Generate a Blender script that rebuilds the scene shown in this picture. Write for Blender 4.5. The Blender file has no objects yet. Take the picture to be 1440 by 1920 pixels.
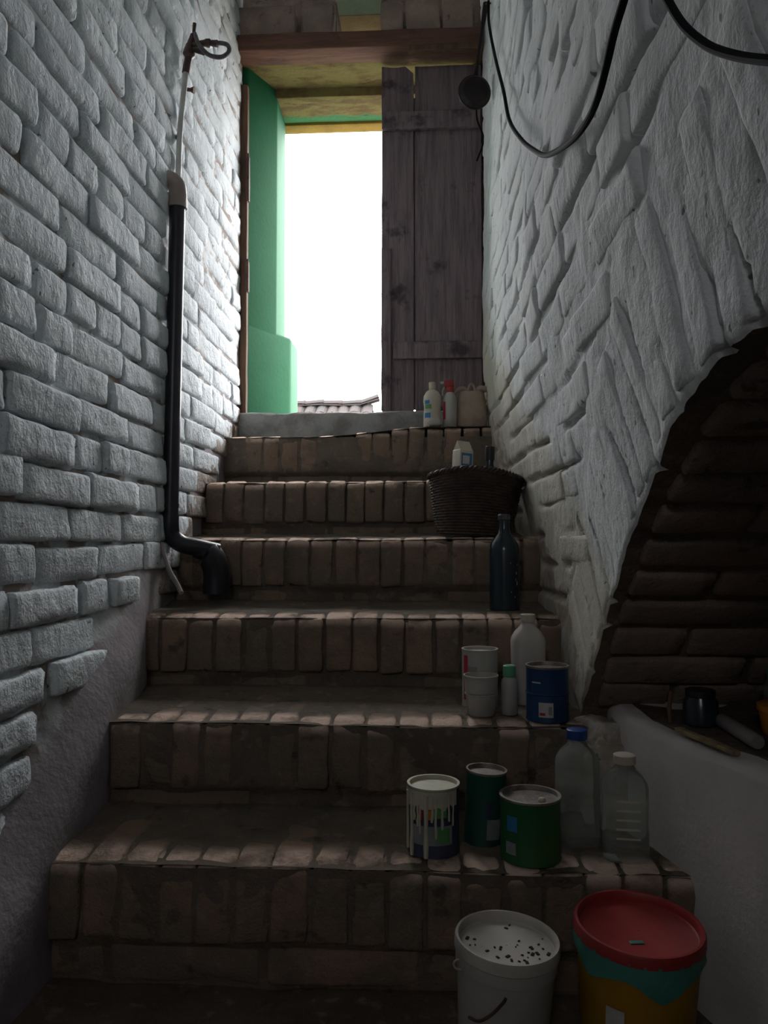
import bpy, bmesh, math, random
import numpy as np
from mathutils import Vector, Matrix, Euler, noise

# ------------------------------------------------------------------ camera, world, exposure
scene = bpy.context.scene
C = scene.collection
F, CX, CY = 1450.0, 720.0, 960.0          # focal length in pixels of the 1440x1920 frame
PITCH, YAW = math.atan(53 / F), math.atan(80 / F)
cam_d = bpy.data.cameras.new('camera')
cam_d.sensor_fit = 'VERTICAL'
cam_d.sensor_height = 24.0
cam_d.lens = F / 1920 * 24.0
cam_d.clip_start = 0.02
cam = bpy.data.objects.new('camera', cam_d)
cam.location = (0, 0, 0)                   # z = 0 is eye level throughout; the cellar floor lies at FLOOR
cam.rotation_euler = (math.pi / 2 + PITCH, 0, YAW)
C.objects.link(cam)
scene.camera = cam

world = bpy.data.worlds.new('overcast')
scene.world = world
world.use_nodes = True
bg = world.node_tree.nodes['Background']
bg.inputs['Color'].default_value = (1.0, 0.985, 1.0, 1)
bg.inputs['Strength'].default_value = 13.0

scene.view_settings.view_transform = 'Standard'
scene.view_settings.look = 'None'
scene.view_settings.gamma = 1
scene.view_settings.use_curve_mapping = False
scene.view_settings.exposure = 0.40
scene.cycles.max_bounces = 9
scene.cycles.diffuse_bounces = 7
scene.cycles.transmission_bounces = 8

# a portal in the doorway: emits nothing, only guides the sampling of the sky
pl = bpy.data.lights.new('door_portal', 'AREA')
pl.shape = 'RECTANGLE'; pl.size = 0.55; pl.size_y = 1.5
pl.cycles.is_portal = True
po = bpy.data.objects.new('door_portal', pl)
po.location = (-0.44, 3.76, 1.28)
po.rotation_euler = (-math.pi / 2, 0, 0)
C.objects.link(po)
pl2 = pl.copy(); pl2.size = .44; pl2.size_y = .36
po2 = bpy.data.objects.new('fill_window_portal', pl2)  # guides sky sampling through the added fill opening behind the camera
po2.location = (-.42, -1.86, 1.2); po2.rotation_euler = (math.pi / 2, 0, 0)
C.objects.link(po2)

R = random.Random(7)
FLOOR = -0.83
PI = math.pi
ROT = cam.rotation_euler.to_matrix()

def ray(px, py):
    return ROT @ Vector(((px - CX) / F, (CY - py) / F, -1.0))
def at(px, py, Y):
    d = ray(px, py); return d * (Y / d.y)
def onz(px, py, z):
    d = ray(px, py); return d * (z / d.z)

# ------------------------------------------------------------------ small helpers
def smooth(t):
    t = max(0.0, min(1.0, t)); return t * t * (3 - 2 * t)
def nz(x, y, z=0.0, s=0.0):
    return noise.noise(Vector((x + s, y + s * 1.7, z - s * .6)))
def fbm(x, y, z=0.0, s=0.0):
    return nz(x, y, z, s) + .5 * nz(2.1 * x, 2.1 * y, 2.1 * z, s + 9) + .25 * nz(4.3 * x, 4.3 * y, 4.3 * z, s + 17)

def catmull(pts, n=6):
    pts = [Vector(p) for p in pts]
    P = [pts[0] * 2 - pts[1]] + pts + [pts[-1] * 2 - pts[-2]]
    out = []
    for i in range(1, len(P) - 2):
        for k in range(n):
            t = k / n
            a, b, c, d = P[i - 1], P[i], P[i + 1], P[i + 2]
            out.append(.5 * ((2 * b) + (c - a) * t + (2 * a - 5 * b + 4 * c - d) * t * t + (3 * b - a - 3 * c + d) * t ** 3))
    out.append(pts[-1])
    return out

class MB:
    def __init__(s): s.v = []; s.f = []
    def add(s, vs, fs):
        o = len(s.v); s.v += [tuple(v) for v in vs]; s.f += [tuple(i + o for i in f) for f in fs]; return s
    def box(s, x0, x1, y0, y1, z0, z1):
        v = [(x, y, z) for z in (z0, z1) for y in (y0, y1) for x in (x0, x1)]
        return s.add(v, [(0, 2, 3, 1), (4, 5, 7, 6), (0, 1, 5, 4), (2, 6, 7, 3), (0, 4, 6, 2), (1, 3, 7, 5)])
    def prism(s, poly, z0, z1):              # poly in plan, counter-clockwise
        n = len(poly)
        v = [(x, y, z0) for x, y in poly] + [(x, y, z1) for x, y in poly]
        f = [tuple(range(n - 1, -1, -1)), tuple(range(n, 2 * n))] + [(i, (i + 1) % n, n + (i + 1) % n, n + i) for i in range(n)]
        return s.add(v, f)
    def lathe(s, prof, seg=28, c=(0, 0, 0), sx=1, sy=1, cap=True):
        v = []; f = []
        for r, z in prof:
            for k in range(seg):
                a = 2 * PI * k / seg
                v.append((c[0] + r * sx * math.cos(a), c[1] + r * sy * math.sin(a), c[2] + z))
        for i in range(len(prof) - 1):
            for k in range(seg):
                k2 = (k + 1) % seg
                f.append((i * seg + k, i * seg + k2, (i + 1) * seg + k2, (i + 1) * seg + k))
        if cap:
            f.append(tuple(range(seg - 1, -1, -1))); b = (len(prof) - 1) * seg
            f.append(tuple(range(b, b + seg)))
        return s.add(v, f)
    def tube(s, pts, r, seg=10, cap=True):
        pts = [Vector(p) for p in pts]; n = len(pts)
        rr = r if isinstance(r, (list, tuple)) else [r] * n
        T = [(pts[min(i + 1, n - 1)] - pts[max(i - 1, 0)]).normalized() for i in range(n)]
        u = T[0].orthogonal().normalized(); v = []; f = []
        for i in range(n):
            u = (u - T[i] * u.dot(T[i])).normalized(); w = T[i].cross(u)
            for k in range(seg):
                a = 2 * PI * k / seg
                v.append(pts[i] + (u * math.cos(a) + w * math.sin(a)) * rr[i])
        for i in range(n - 1):
            for k in range(seg):
                k2 = (k + 1) % seg
                f.append((i * seg + k, i * seg + k2, (i + 1) * seg + k2, (i + 1) * seg + k))
        if cap:
            f.append(tuple(range(seg - 1, -1, -1))); b = (n - 1) * seg
            f.append(tuple(range(b, b + seg)))
        return s.add(v, f)
    def grid(s, fn, us, vs):                 # fn(u, v) -> point
        nu, nv = len(us), len(vs)
        v = [fn(a, b) for b in vs for a in us]
        f = [(j * nu + i, j * nu + i + 1, (j + 1) * nu + i + 1, (j + 1) * nu + i) for j in range(nv - 1) for i in range(nu - 1)]
        return s.add(v, f)
    def mesh(s, name, m=None, angle=35):
        me = bpy.data.meshes.new(name); me.from_pydata(s.v, [], s.f); me.update()
        bm = bmesh.new(); bm.from_mesh(me); bmesh.ops.recalc_face_normals(bm, faces=bm.faces) if angle is not None else None
        bm.to_mesh(me); bm.free()
        me.polygons.foreach_set('use_smooth', [True] * len(me.polygons))
        if angle: me.set_sharp_from_angle(angle=math.radians(angle))
        if m: me.materials.append(m)
        return me
    def build(s, name, m, parent=None, loc=(0, 0, 0), rot=(0, 0, 0), angle=35):
        return link(name, s.mesh(name, m, angle), parent, loc, rot)

def link(name, data, parent=None, loc=(0, 0, 0), rot=(0, 0, 0)):
    o = bpy.data.objects.new(name, data); C.objects.link(o)
    o.location = loc; o.rotation_euler = rot
    if parent: o.parent = parent
    return o
def tag(o, label=None, cat=None, group=None, kind=None):
    if label: o['label'] = label
    if cat: o['category'] = cat
    if group: o['group'] = group
    if kind: o['kind'] = kind
    return o
def thing(name, label, cat, loc=(0, 0, 0), rot=(0, 0, 0), group=None):
    return tag(link(name, None, None, loc, rot), label, cat, group)
def struct(name, mb, m, label=None, angle=35):
    o = mb.build(name, m, angle=angle); return tag(o, label, None, None, 'structure')

def axis(h, r, n):
    r = min(r, h * .98); inner = list(np.linspace(-h + r, h - r, n + 1))
    return [-h, -h + .3 * r] + inner + [h - .3 * r, h]
def rbox(name, sx, sy, sz, r, n=(3, 1, 2), amp=.0, freq=20, seed=0, m=None, chip=0):
    """A worn, rounded block centred on its origin."""
    hx, hy, hz = sx / 2, sy / 2, sz / 2
    ax = [axis(hx, r, n[0]), axis(hy, r, n[1]), axis(hz, r, n[2])]
    L = [len(a) - 1 for a in ax]; idx = {}; vs = []; fs = []
    q = [max(h - min(r, h * .98), 0) for h in (hx, hy, hz)]
    def vert(i, j, k):
        key = (i, j, k)
        if key not in idx:
            p = Vector((ax[0][i], ax[1][j], ax[2][k]))
            c = Vector([max(-q[t], min(q[t], p[t])) for t in range(3)])
            d = p - c
            if d.length > 1e-9:
                rr = r if r < min(hx, hy, hz) else min(hx, hy, hz) * .98
                d = d.normalized(); p = c + d * rr
                p += d * amp * fbm(p.x * freq, p.y * freq, p.z * freq, seed * 3.1)
                if chip:
                    t = fbm(p.x * 9, p.y * 9, p.z * 9, seed * 5.3 + 40)
                    edge = sum(1 for t2 in range(3) if abs(d[t2]) > .35)
                    if edge >= 2 and t > .25: p -= d * chip * (t - .25) * 2
            idx[key] = len(vs); vs.append(p)
        return idx[key]
    def face(a, b, c, d): fs.append((a, b, c, d))
    for i in range(L[0]):
        for j in range(L[1]):
            face(vert(i, j, 0), vert(i, j + 1, 0), vert(i + 1, j + 1, 0), vert(i + 1, j, 0))
            face(vert(i, j, L[2]), vert(i + 1, j, L[2]), vert(i + 1, j + 1, L[2]), vert(i, j + 1, L[2]))
    for i in range(L[0]):
        for k in range(L[2]):
            face(vert(i, 0, k), vert(i + 1, 0, k), vert(i + 1, 0, k + 1), vert(i, 0, k + 1))
            face(vert(i, L[1], k), vert(i, L[1], k + 1), vert(i + 1, L[1], k + 1), vert(i + 1, L[1], k))
    for j in range(L[1]):
        for k in range(L[2]):
            face(vert(0, j, k), vert(0, j, k + 1), vert(0, j + 1, k + 1), vert(0, j + 1, k))
            face(vert(L[0], j, k), vert(L[0], j + 1, k), vert(L[0], j + 1, k + 1), vert(L[0], j, k + 1))
    me = bpy.data.meshes.new(name); me.from_pydata(vs, [], fs); me.update()
    me.polygons.foreach_set('use_smooth', [True] * len(me.polygons))
    if m: me.materials.append(m)
    return me

# ------------------------------------------------------------------ materials
class NT:
    def __init__(s, name):
        s.m = bpy.data.materials.new(name); s.m.use_nodes = True
        s.t = s.m.node_tree; s.b = s.t.nodes['Principled BSDF']
    def n(s, typ, **kw):
        x = s.t.nodes.new(typ)
        for k, v in kw.items(): setattr(x, k, v)
        return x
    def l(s, a, b): s.t.links.new(a, b)
    def pos(s, world=True):
        return s.n('ShaderNodeNewGeometry').outputs['Position'] if world else s.n('ShaderNodeTexCoord').outputs['Object']
    def noise(s, vec, scale, detail=4, rough=.55, stretch=None):
        if stretch:
            mp = s.n('ShaderNodeMapping'); mp.inputs['Scale'].default_value = stretch
            s.l(vec, mp.inputs['Vector']); vec = mp.outputs['Vector']
        x = s.n('ShaderNodeTexNoise'); x.inputs['Scale'].default_value = scale
        x.inputs['Detail'].default_value = detail; x.inputs['Roughness'].default_value = rough
        s.l(vec, x.inputs['Vector']); return x.outputs['Fac']
    def ramp(s, fac, a, b):
        x = s.n('ShaderNodeMapRange'); x.interpolation_type = 'SMOOTHSTEP'
        x.inputs['From Min'].default_value = a; x.inputs['From Max'].default_value = b
        s.l(fac, x.inputs['Value']); return x.outputs['Result']
    def mix(s, fac, a, b):
        x = s.n('ShaderNodeMix', data_type='RGBA')
        if isinstance(fac, (int, float)): x.inputs[0].default_value = fac
        else: s.l(fac, x.inputs[0])
        for i, c in ((6, a), (7, b)):
            if isinstance(c, tuple): x.inputs[i].default_value = (*c, 1)
            else: s.l(c, x.inputs[i])
        return x.outputs[2]
    def math(s, op, a, b=0.0):
        x = s.n('ShaderNodeMath', operation=op)
        for i, v in enumerate((a, b)):
            if isinstance(v, (int, float)): x.inputs[i].default_value = v
            else: s.l(v, x.inputs[i])
        return x.outputs[0]
    def bump(s, h, dist=.004, strength=1.0, prev=None):
        x = s.n('ShaderNodeBump'); x.inputs['Distance'].default_value = dist; x.inputs['Strength'].default_value = strength
        s.l(h, x.inputs['Height'])
        if prev: s.l(prev, x.inputs['Normal'])
        return x.outputs['Normal']
    def out(s, col, rough=.85, nrm=None, spec=.3, metal=0):
        if isinstance(col, tuple): s.b.inputs['Base Color'].default_value = (*col, 1)
        else: s.l(col, s.b.inputs['Base Color'])
        if isinstance(rough, (int, float)): s.b.inputs['Roughness'].default_value = rough
        else: s.l(rough, s.b.inputs['Roughness'])
        s.b.inputs['Specular IOR Level'].default_value = spec
        s.b.inputs['Metallic'].default_value = metal
        if nrm: s.l(nrm, s.b.inputs['Normal'])
        return s.m

def simple(name, c1, c2=None, scale=12, rough=.6, bump=0, bscale=90, spec=.4, metal=0, world=False, lo=.4, hi=.65):
    t = NT(name); p = t.pos(world)
    col = c1
    if c2: col = t.mix(t.ramp(t.noise(p, scale), lo, hi), c1, c2)
    nr = t.bump(t.noise(p, bscale, 3), bump) if bump else None
    return t.out(col, rough, nr, spec, metal)

def wall_paint(name, c1, c2, bare1, bare2, off, stain=None, relief=.003):
    """Old limewash: blotches, dark flecks, bare plaster along the foot of the stairs."""
    t = NT(name); p = t.pos()
    col = t.mix(t.ramp(t.noise(p, 2.6, 5), .38, .64), c1, c2)
    col = t.mix(t.math('MULTIPLY', t.ramp(t.noise(p, 14, 5, .65), .52, .75), .35), col, (.36, .36, .35))
    if stain:                                 # yellowed lime in the damp lower half
        sx = t.n('ShaderNodeSeparateXYZ'); t.l(p, sx.inputs[0])
        d = t.math('SUBTRACT', sx.outputs['Z'], t.math('MULTIPLY', sx.outputs['Y'], .64))
        msk = t.math('ADD', t.ramp(d, -.75, -1.45), t.math('SUBTRACT', t.noise(p, 5, 4), .55))
        col = t.mix(t.math('MULTIPLY', t.ramp(msk, .1, .6), .8), col, stain)
    sx = t.n('ShaderNodeSeparateXYZ'); t.l(p, sx.inputs[0])
    d = t.math('SUBTRACT', sx.outputs['Z'], t.math('MULTIPLY', sx.outputs['Y'], .64))
    near = t.ramp(d, off + .34, off)
    msk = t.math('ADD', t.math('MULTIPLY', near, .55), t.noise(p, 11, 5, .6))
    bare = t.mix(t.ramp(t.noise(p, 16, 4), .4, .6), bare1, bare2)
    col = t.mix(t.ramp(msk, .86, .94), col, bare)
    flecks = t.ramp(t.noise(p, 55, 2, .4), .70, .75)
    col = t.mix(t.math('MULTIPLY', flecks, .8), col, (.10, .09, .08))
    n1 = t.bump(t.noise(p, 34, 5, .6), relief * 3)
    n2 = t.bump(t.noise(p, 150, 3, .6), relief * .7, 1, n1)
    return t.out(col, .85, n2, .25)

PAINT_L = wall_paint('limewash_blue_grey', (.66, .715, .74), (.565, .615, .645), (.20, .16, .13), (.34, .30, .27), -1.62)
PAINT_R = wall_paint('limewash_white', (.72, .74, .74), (.62, .64, .65), (.30, .25, .21), (.45, .41, .37), -1.55, stain=(.46, .43, .34), relief=.0016)
def mortar_mat(name, c1, c2, bias, skirt):
    t = NT(name); p = t.pos()
    col = t.mix(t.ramp(t.noise(p, 9, 5, .6), bias - .06, bias + .06), c1, c2)
    sx = t.n('ShaderNodeSeparateXYZ'); t.l(p, sx.inputs[0])          # cement skirting along the steps
    d = t.math('SUBTRACT', sx.outputs['Z'], t.math('MULTIPLY', sx.outputs['Y'], .64))
    d = t.math('ADD', d, t.math('MULTIPLY', t.math('SUBTRACT', t.noise(p, 10, 4), .5), .12))
    sk = t.mix(t.ramp(t.noise(p, 6, 5, .6), .38, .62), skirt, tuple(c * .72 for c in skirt))
    col = t.mix(t.ramp(d, -1.36, -1.42), col, sk)
    return t.out(col, .9, t.bump(t.noise(p, 60, 4), .0025), .2)
MORTAR_L = mortar_mat('joint_mortar_grey_brown', (.26, .215, .19), (.58, .61, .62), .50, (.33, .30, .315))

def brick_mat(name, c1, c2, dirt, amount, worn_lit=None):
    t = NT(name); p = t.pos()
    oi = t.n('ShaderNodeObjectInfo')
    col = t.mix(oi.outputs['Random'], c1, c2)
    col = t.mix(t.math('MULTIPLY', t.ramp(t.noise(p, 7, 5, .65), .38, .62), amount), col, dirt)
    col = t.mix(t.math('MULTIPLY', t.ramp(t.noise(p, 30, 4, .6), .55, .75), .5), col, (.30, .25, .21))
    col = t.mix(t.math('MULTIPLY', t.ramp(t.noise(p, 19, 4, .6), .60, .72), .7), col, (.05, .045, .04))
    if worn_lit:                                  # nosing worn to fresh brick, with a lit edge painted into the colour
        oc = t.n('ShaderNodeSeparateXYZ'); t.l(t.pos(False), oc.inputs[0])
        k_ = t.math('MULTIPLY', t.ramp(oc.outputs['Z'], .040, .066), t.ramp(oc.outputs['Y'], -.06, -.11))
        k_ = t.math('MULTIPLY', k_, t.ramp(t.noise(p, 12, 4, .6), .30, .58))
        col = t.mix(t.math('MULTIPLY', k_, .95), col, worn_lit)
    n1 = t.bump(t.noise(p, 45, 5, .65), .008)
    return t.out(col, .9, t.bump(t.noise(p, 190, 3), .002, 1, n1), .2)
BRICK_S = brick_mat('worn_stair_brick', (.275, .185, .13), (.20, .15, .113), (.15, .127, .098), .8, worn_lit=(.70, .52, .42))
BRICK_V = brick_mat('vault_brick', (.30, .22, .175), (.23, .175, .15), (.16, .135, .12), .6)
BRICK_T = brick_mat('raw_brick_over_door', (.40, .30, .245), (.34, .26, .22), (.22, .18, .155), .7)
MORTAR_S = brick_mat('stair_mortar_dirt', (.175, .138, .106), (.145, .117, .092), (.10, .085, .068), .7)
FLOORM = brick_mat('earth_floor', (.12, .09, .07), (.12, .09, .07), (.07, .055, .045), .7)
GREEN = simple('green_limewash', (.014, .122, .052), (.017, .134, .060), 3, .8, .0008, 60, .2, world=True)
def soffit_mat():
    t = NT('soffit_yellow_green'); p = t.pos()
    sx = t.n('ShaderNodeSeparateXYZ'); t.l(p, sx.inputs[0])
    yy = t.math('ADD', sx.outputs['Y'], t.math('MULTIPLY', t.math('SUBTRACT', t.noise(p, 7, 4), .5), .10))
    col = t.mix(t.ramp(t.noise(p, 8, 5, .6, (1, 2.5, 1)), .42, .62), (.19, .165, .06), (.13, .095, .04))
    col = t.mix(t.ramp(yy, 3.585, 3.61), col, (.06, .20, .09))
    col = t.mix(t.ramp(t.noise(p, 5, 5, .6, (1, 3, 1)), .60, .68), col, (.07, .045, .03))
    return t.out(col, .85, t.bump(t.noise(p, 60, 4), .004), .2)
SOFFIT = soffit_mat()
YELLOW = simple('yellow_ochre_paint', (.30, .20, .035), (.24, .15, .03), 9, .8, .002, 70, .2, world=True)
VENTG = simple('pale_green_limewash', (.42, .62, .44), (.37, .55, .40), 9, .8, .002, 70, .2, world=True)
TAN = simple('tan_render', (.52, .42, .20), (.44, .35, .17), 9, .8, .002, 70, .2, world=True)
def wood(name, c1, c2, stretch, rough=.75, blot=(.04, .03, .03), amt=.5):
    t = NT(name); p = t.pos()
    col = t.mix(t.ramp(t.noise(p, 6, 6, .65, stretch), .38, .66), c1, c2)
    col = t.mix(t.math('MULTIPLY', t.ramp(t.noise(p, 7, 4, .6), .55, .68), amt), col, blot)
    return t.out(col, rough, t.bump(t.noise(p, 16, 5, .6, stretch), .003), .25)
BEAM = wood('old_reddish_beam', (.17, .085, .06), (.11, .055, .042), (1, 8, 8))
DOORW = wood('weathered_dark_door_wood', (.205, .160, .165), (.125, .098, .104), (9, 9, .7), .7, (.028, .022, .03), .8)
FRAMEW = wood('brown_frame_wood', (.14, .08, .05), (.09, .05, .035), (8, 8, .8))
CONCRETE = simple('worn_cement', (.30, .30, .29), (.20, .19, .18), 9, .9, .006, 60, .2, world=True)
RUST = simple('rusty_iron', (.10, .05, .035), (.06, .04, .035), 30, .7, .002, 120, .4)
BRASS = simple('tarnished_brass', (.12, .085, .07), (.07, .05, .05), 40, .45, .001, 120, .5, .6)
BLACKP = simple('black_plastic_pipe', (.012, .013, .020), (.020, .02, .028), 10, .35, 0, 90, .5)
PVC = simple('grey_brown_pvc', (.32, .26, .24), (.26, .21, .19), 10, .5, 0, 90, .4)
WPIPE = simple('white_plastic_pipe', (.62, .63, .60), (.5, .5, .47), 10, .5, 0, 90, .4)
RUBBER = simple('black_rubber_cable', (.006, .007, .009), (.010, .011, .013), 14, .8, 0, 90, .1)
HOSE = simple('braided_grey_hose', (.12, .11, .12), (.07, .06, .07), 60, .5, .001, 200, .4)
SOOT = simple('sooty_iron_pan', (.012, .009, .010), (.022, .014, .013), 20, .6, .001, 80, .25)
WICKER = simple('dark_wicker', (.06, .038, .03), (.03, .02, .018), 25, .55, .001, 150, .4)
CLOTH = simple('beige_sackcloth', (.40, .31, .25), (.33, .26, .21), 20, .95, .002, 220, .1)
GLASSD = simple('dark_dusty_glass', (.010, .020, .030), (.016, .028, .036), 8, .22, 0, 90, .5)
WHITEP = simple('dull_white_plastic', (.40, .385, .355), (.33, .315, .285), 9, .5, .0008, 60, .4)
CREAMP = simple('cream_plastic', (.50, .45, .36), (.42, .37, .29), 10, .5, 0, 60, .4)
REDP = simple('red_plastic', (.33, .034, .03), (.26, .03, .027), 8, .45, .0006, 60, .4)
BLUEP = simple('blue_plastic_cap', (.01, .05, .22), None, rough=.4)
TEAL = simple('teal_plastic_film', (.07, .25, .20), (.055, .20, .16), 14, .45, .002, 60, .4)
YELP = simple('yellow_plastic', (.38, .20, .012), (.28, .15, .015), 6, .5, .0006, 60, .4)
TIN = simple('dull_tinplate', (.30, .28, .26), (.20, .17, .15), 30, .45, .001, 120, .5, .6)
DARK = simple('black_cap_plastic', (.012, .012, .014), None, rough=.4)
BLUECAN = simple('blue_printed_tin', (.008, .045, .13), (.006, .03, .09), 16, .45, .0005, 90, .4)
GREENCAN = simple('green_printed_tin', (.012, .10, .028), (.03, .10, .015), 12, .5, .0005, 90, .4)
DGREENCAN = simple('dark_green_printed_tin', (.006, .07, .045), (.008, .05, .03), 12, .5, .0005, 90, .4)
NAVYCAN = simple('navy_printed_tin', (.03, .035, .075), (.05, .055, .09), 20, .5, .0005, 90, .4)
LABELW = simple('white_paper_label', (.50, .49, .47), (.42, .41, .40), 30, .8)
LABELG = simple('grey_paper_label', (.24, .25, .25), (.18, .19, .20), 30, .8)
PAINTD = simple('dried_cream_paint', (.50, .48, .36), (.42, .40, .30), 30, .5)
REDL = simple('red_label_print', (.38, .02, .03), None, rough=.6)
BLUEL = simple('blue_label_print', (.03, .16, .34), None, rough=.6)
GREENL = simple('green_label_print', (.08, .26, .08), None, rough=.6)
MINT = simple('mint_green_cap', (.10, .32, .18), None, rough=.5)
ORANGE = simple('orange_plastic', (.48, .17, .012), None, rough=.5)
GREYT = simple('grey_plastic_tube', (.22, .20, .19), None, rough=.6)
GRIME = simple('dried_dark_grime', (.02, .018, .015), None, rough=.9)
BAMBOO = simple('pale_wooden_strip', (.34, .26, .13), (.2, .15, .08), 40, .7)
ROOFT = simple('red_roof_tile', (.014, .008, .0075), (.010, .0085, .008), 2, .9, world=True)
HOUSEW = simple('house_render', (.4, .36, .32), None, rough=.9)
YARD = simple('trodden_yard', (.17, .155, .13), (.13, .12, .10), 1.2, .95, world=True)
def clear(name, col, rough=.12, trans=1.0, ior=1.3):
    t = NT(name); t.b.inputs['Transmission Weight'].default_value = trans; t.b.inputs['IOR'].default_value = ior
    return t.out(col, rough, None, .5)
CLEARP = clear('clear_dusty_plastic', (.80, .85, .81), .12, .88, 1.14)
CLEARW = clear('milky_plastic', (.62, .58, .54), .5, .35, 1.4)

# ------------------------------------------------------------------ the stair geometry (shared numbers)
STEPS = [(1.44, -.60, -.60), (1.71, -.40, -.40), (2.04, -.20, -.20), (2.37, .006, .010), (2.68, .208, .212), (3.00, .412, .448)]  # nosing Y, z at left, z at right
def stair_line(Y):
    ys = [1.0] + [s[0] for s in STEPS] + [3.4]; zs = [-.87] + [s[1] for s in STEPS] + [.62]
    return float(np.interp(Y, ys, zs))
XW = -.795
def XL(Y, z):
    d = z - stair_line(Y)
    b = .075 * smooth((.16 - d) / .16) * smooth((2.35 - Y) / .6)
    return XW - .012 * smooth((Y - 2.2) / .9) + .008 + b + .006 * fbm(Y * 3.1, z * 3.1, 0, 3)
def XRs(Y, z):
    return .240 + .105 * smooth((.75 - z) / .9) * max(0, min(1, (3.35 - Y) / .9))
def XRb(Y, z):                                 # with the slow swell of the old wall
    return XRs(Y, z) - .011 * fbm(Y * 2.3, z * 2.3, 1, 31)
RZ0, RP = FLOOR + .40, .081                    # first course and course height on the right
def joint_z(k, Y): return RZ0 + (k + .5) * RP + .012 * nz(Y * 1.7, k * .3, 4, 77)
# the arch of the side vault, read on the right wall: (Y, z)
def on_right(px, py, off=0.0):
    d = ray(px, py); Y = 1.2
    for _ in range(60):
        p = d * (Y / d.y); Y = .5 * Y + .5 * (XRs(Y, p.z) - off) * d.y / d.x
    return d * (Y / d.y)
ARCH = []
for px, py in ((1092, 1345), (1098, 1310), (1110, 1260), (1130, 1170), (1160, 1080), (1195, 980), (1240, 880), (1285, 790), (1350, 695), (1440, 597)):
    p = on_right(px, py, -.008); ARCH.append((p.y, p.z))
y_s, z_s = ARCH[0]
ya, za = ARCH[-1]
ARCH += [(ya - .16, za + .03), (ya - .36, za + .035), (ya - .60, za - .02), (ya - .85, za - .14), (ya - 1.05, za - .33), (ya - 1.12, z_s)]
ARCHC = catmull([(0, a, b) for a, b in ARCH], 5)
ARCHC = [(p.y, p.z) for p in ARCHC]
Y_END = ARCH[-1][0]
def in_arch(Y, z, margin=0):
    if Y > y_s + margin or Y < Y_END - margin: return False
    best = -9
    ys = [a for a, b in ARCHC][::-1]; zs = [b for a, b in ARCHC][::-1]
    return z < float(np.interp(Y, ys, zs)) + margin

# ------------------------------------------------------------------ the setting: floor, ceiling, walls
g = MB().grid(lambda x, y: (x, y, FLOOR + .008 * fbm(x * 5, y * 5)), np.linspace(-1.1, 1.9, 60), np.linspace(-1.8, 1.6, 70))
g.box(-1.4, 2.1, -2.1, 3.9, FLOOR - .35, FLOOR - .06)
struct('floor', g, FLOORM, 'dark trodden earth floor at the foot of the stairs')
CEIL = 2.318
g = MB().grid(lambda x, y: (x, y, CEIL + .012 * fbm(x * 5, y * 5, 4)), np.linspace(-1.2, .8, 50), np.linspace(-1.8, 3.195, 120))
g.box(-1.3, 2.0, -1.9, 3.2, CEIL + .12, CEIL + .3)
struct('ceiling', g, PAINT_R, 'limewashed ceiling over the stairs')

YS = np.linspace(-1.7, 3.26, 230); ZS = np.linspace(FLOOR - .03, CEIL + .04, 150)
g = MB().grid(lambda y, z: (XL(y, z), y, z), YS, ZS)
g.box(-1.2, -1.0, -1.8, 3.3, FLOOR - .1, CEIL + .2)
WALL_L = struct('wall_left', g, MORTAR_L, 'whitewashed brick wall on the left of the stairs', angle=None)

def pick_bricks(n, sx, sy, sz, r, amp, m, nn, seed, freq=14):
    return [rbox('brick', sx, sy, sz, r, nn, amp, freq, seed + i, m, chip=.004) for i in range(n)]
# each brick: x = depth into the wall, y = along the wall, z = height
LS = pick_bricks(11, .07, .285, .073, .009, .0042, PAINT_L, (1, 8, 3), 10, 17)
LH = pick_bricks(7, .07, .140, .073, .009, .0042, PAINT_L, (1, 4, 3), 30, 17)
LSs = pick_bricks(9, .07, .292, .079, .017, .004, PAINT_L, (1, 6, 2), 400, 12)      # thick limewash softens the upper bricks
LHs = pick_bricks(6, .07, .147, .079, .017, .004, PAINT_L, (1, 3, 2), 420, 12)
k = 0; z = FLOOR + .05
while z < CEIL + .02:
    y = .70 + R.uniform(-.13, .02) + (.145 if k % 2 else 0)
    while y < 3.19:
        st = R.random() < (.86 if k % 4 else .35)
        Ln = .282 if st else .138
        if y + Ln > 3.235: Ln = max(3.235 - y, .05)
        yc = y + Ln / 2
        d = z - stair_line(yc)
        vis = z / yc < 1.0 and d > -.12
        if vis and not (d < .075 and yc < 2.15):
            fade = smooth((z - .25) / 1.0 + .35 * nz(yc * 2, z * 2, 3))
            soft = R.random() < fade
            me = R.choice((LSs if st else LHs) if soft else (LS if st else LH))
            proud = R.uniform(.010, .023) * (1 - .45 * smooth((yc - 2.3) / .6)) - .003 * fade
            zc = z + R.uniform(-.003, .003) + .010 * nz(yc * 1.6, k * .35, 8)
            b = link('brick', me, WALL_L, (XL(yc, z) - .035 + proud, yc, zc),
                     (R.uniform(-.022, .022), R.uniform(-.07, .07), R.uniform(-.05, .025)))
            b.scale = (1, Ln / (.282 if st else .138), R.uniform(.94, 1.07))
        y += Ln + (R.uniform(.018, .032) if R.random() < .22 else R.uniform(.004, .014))
    z += .0815; k += 1

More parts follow.
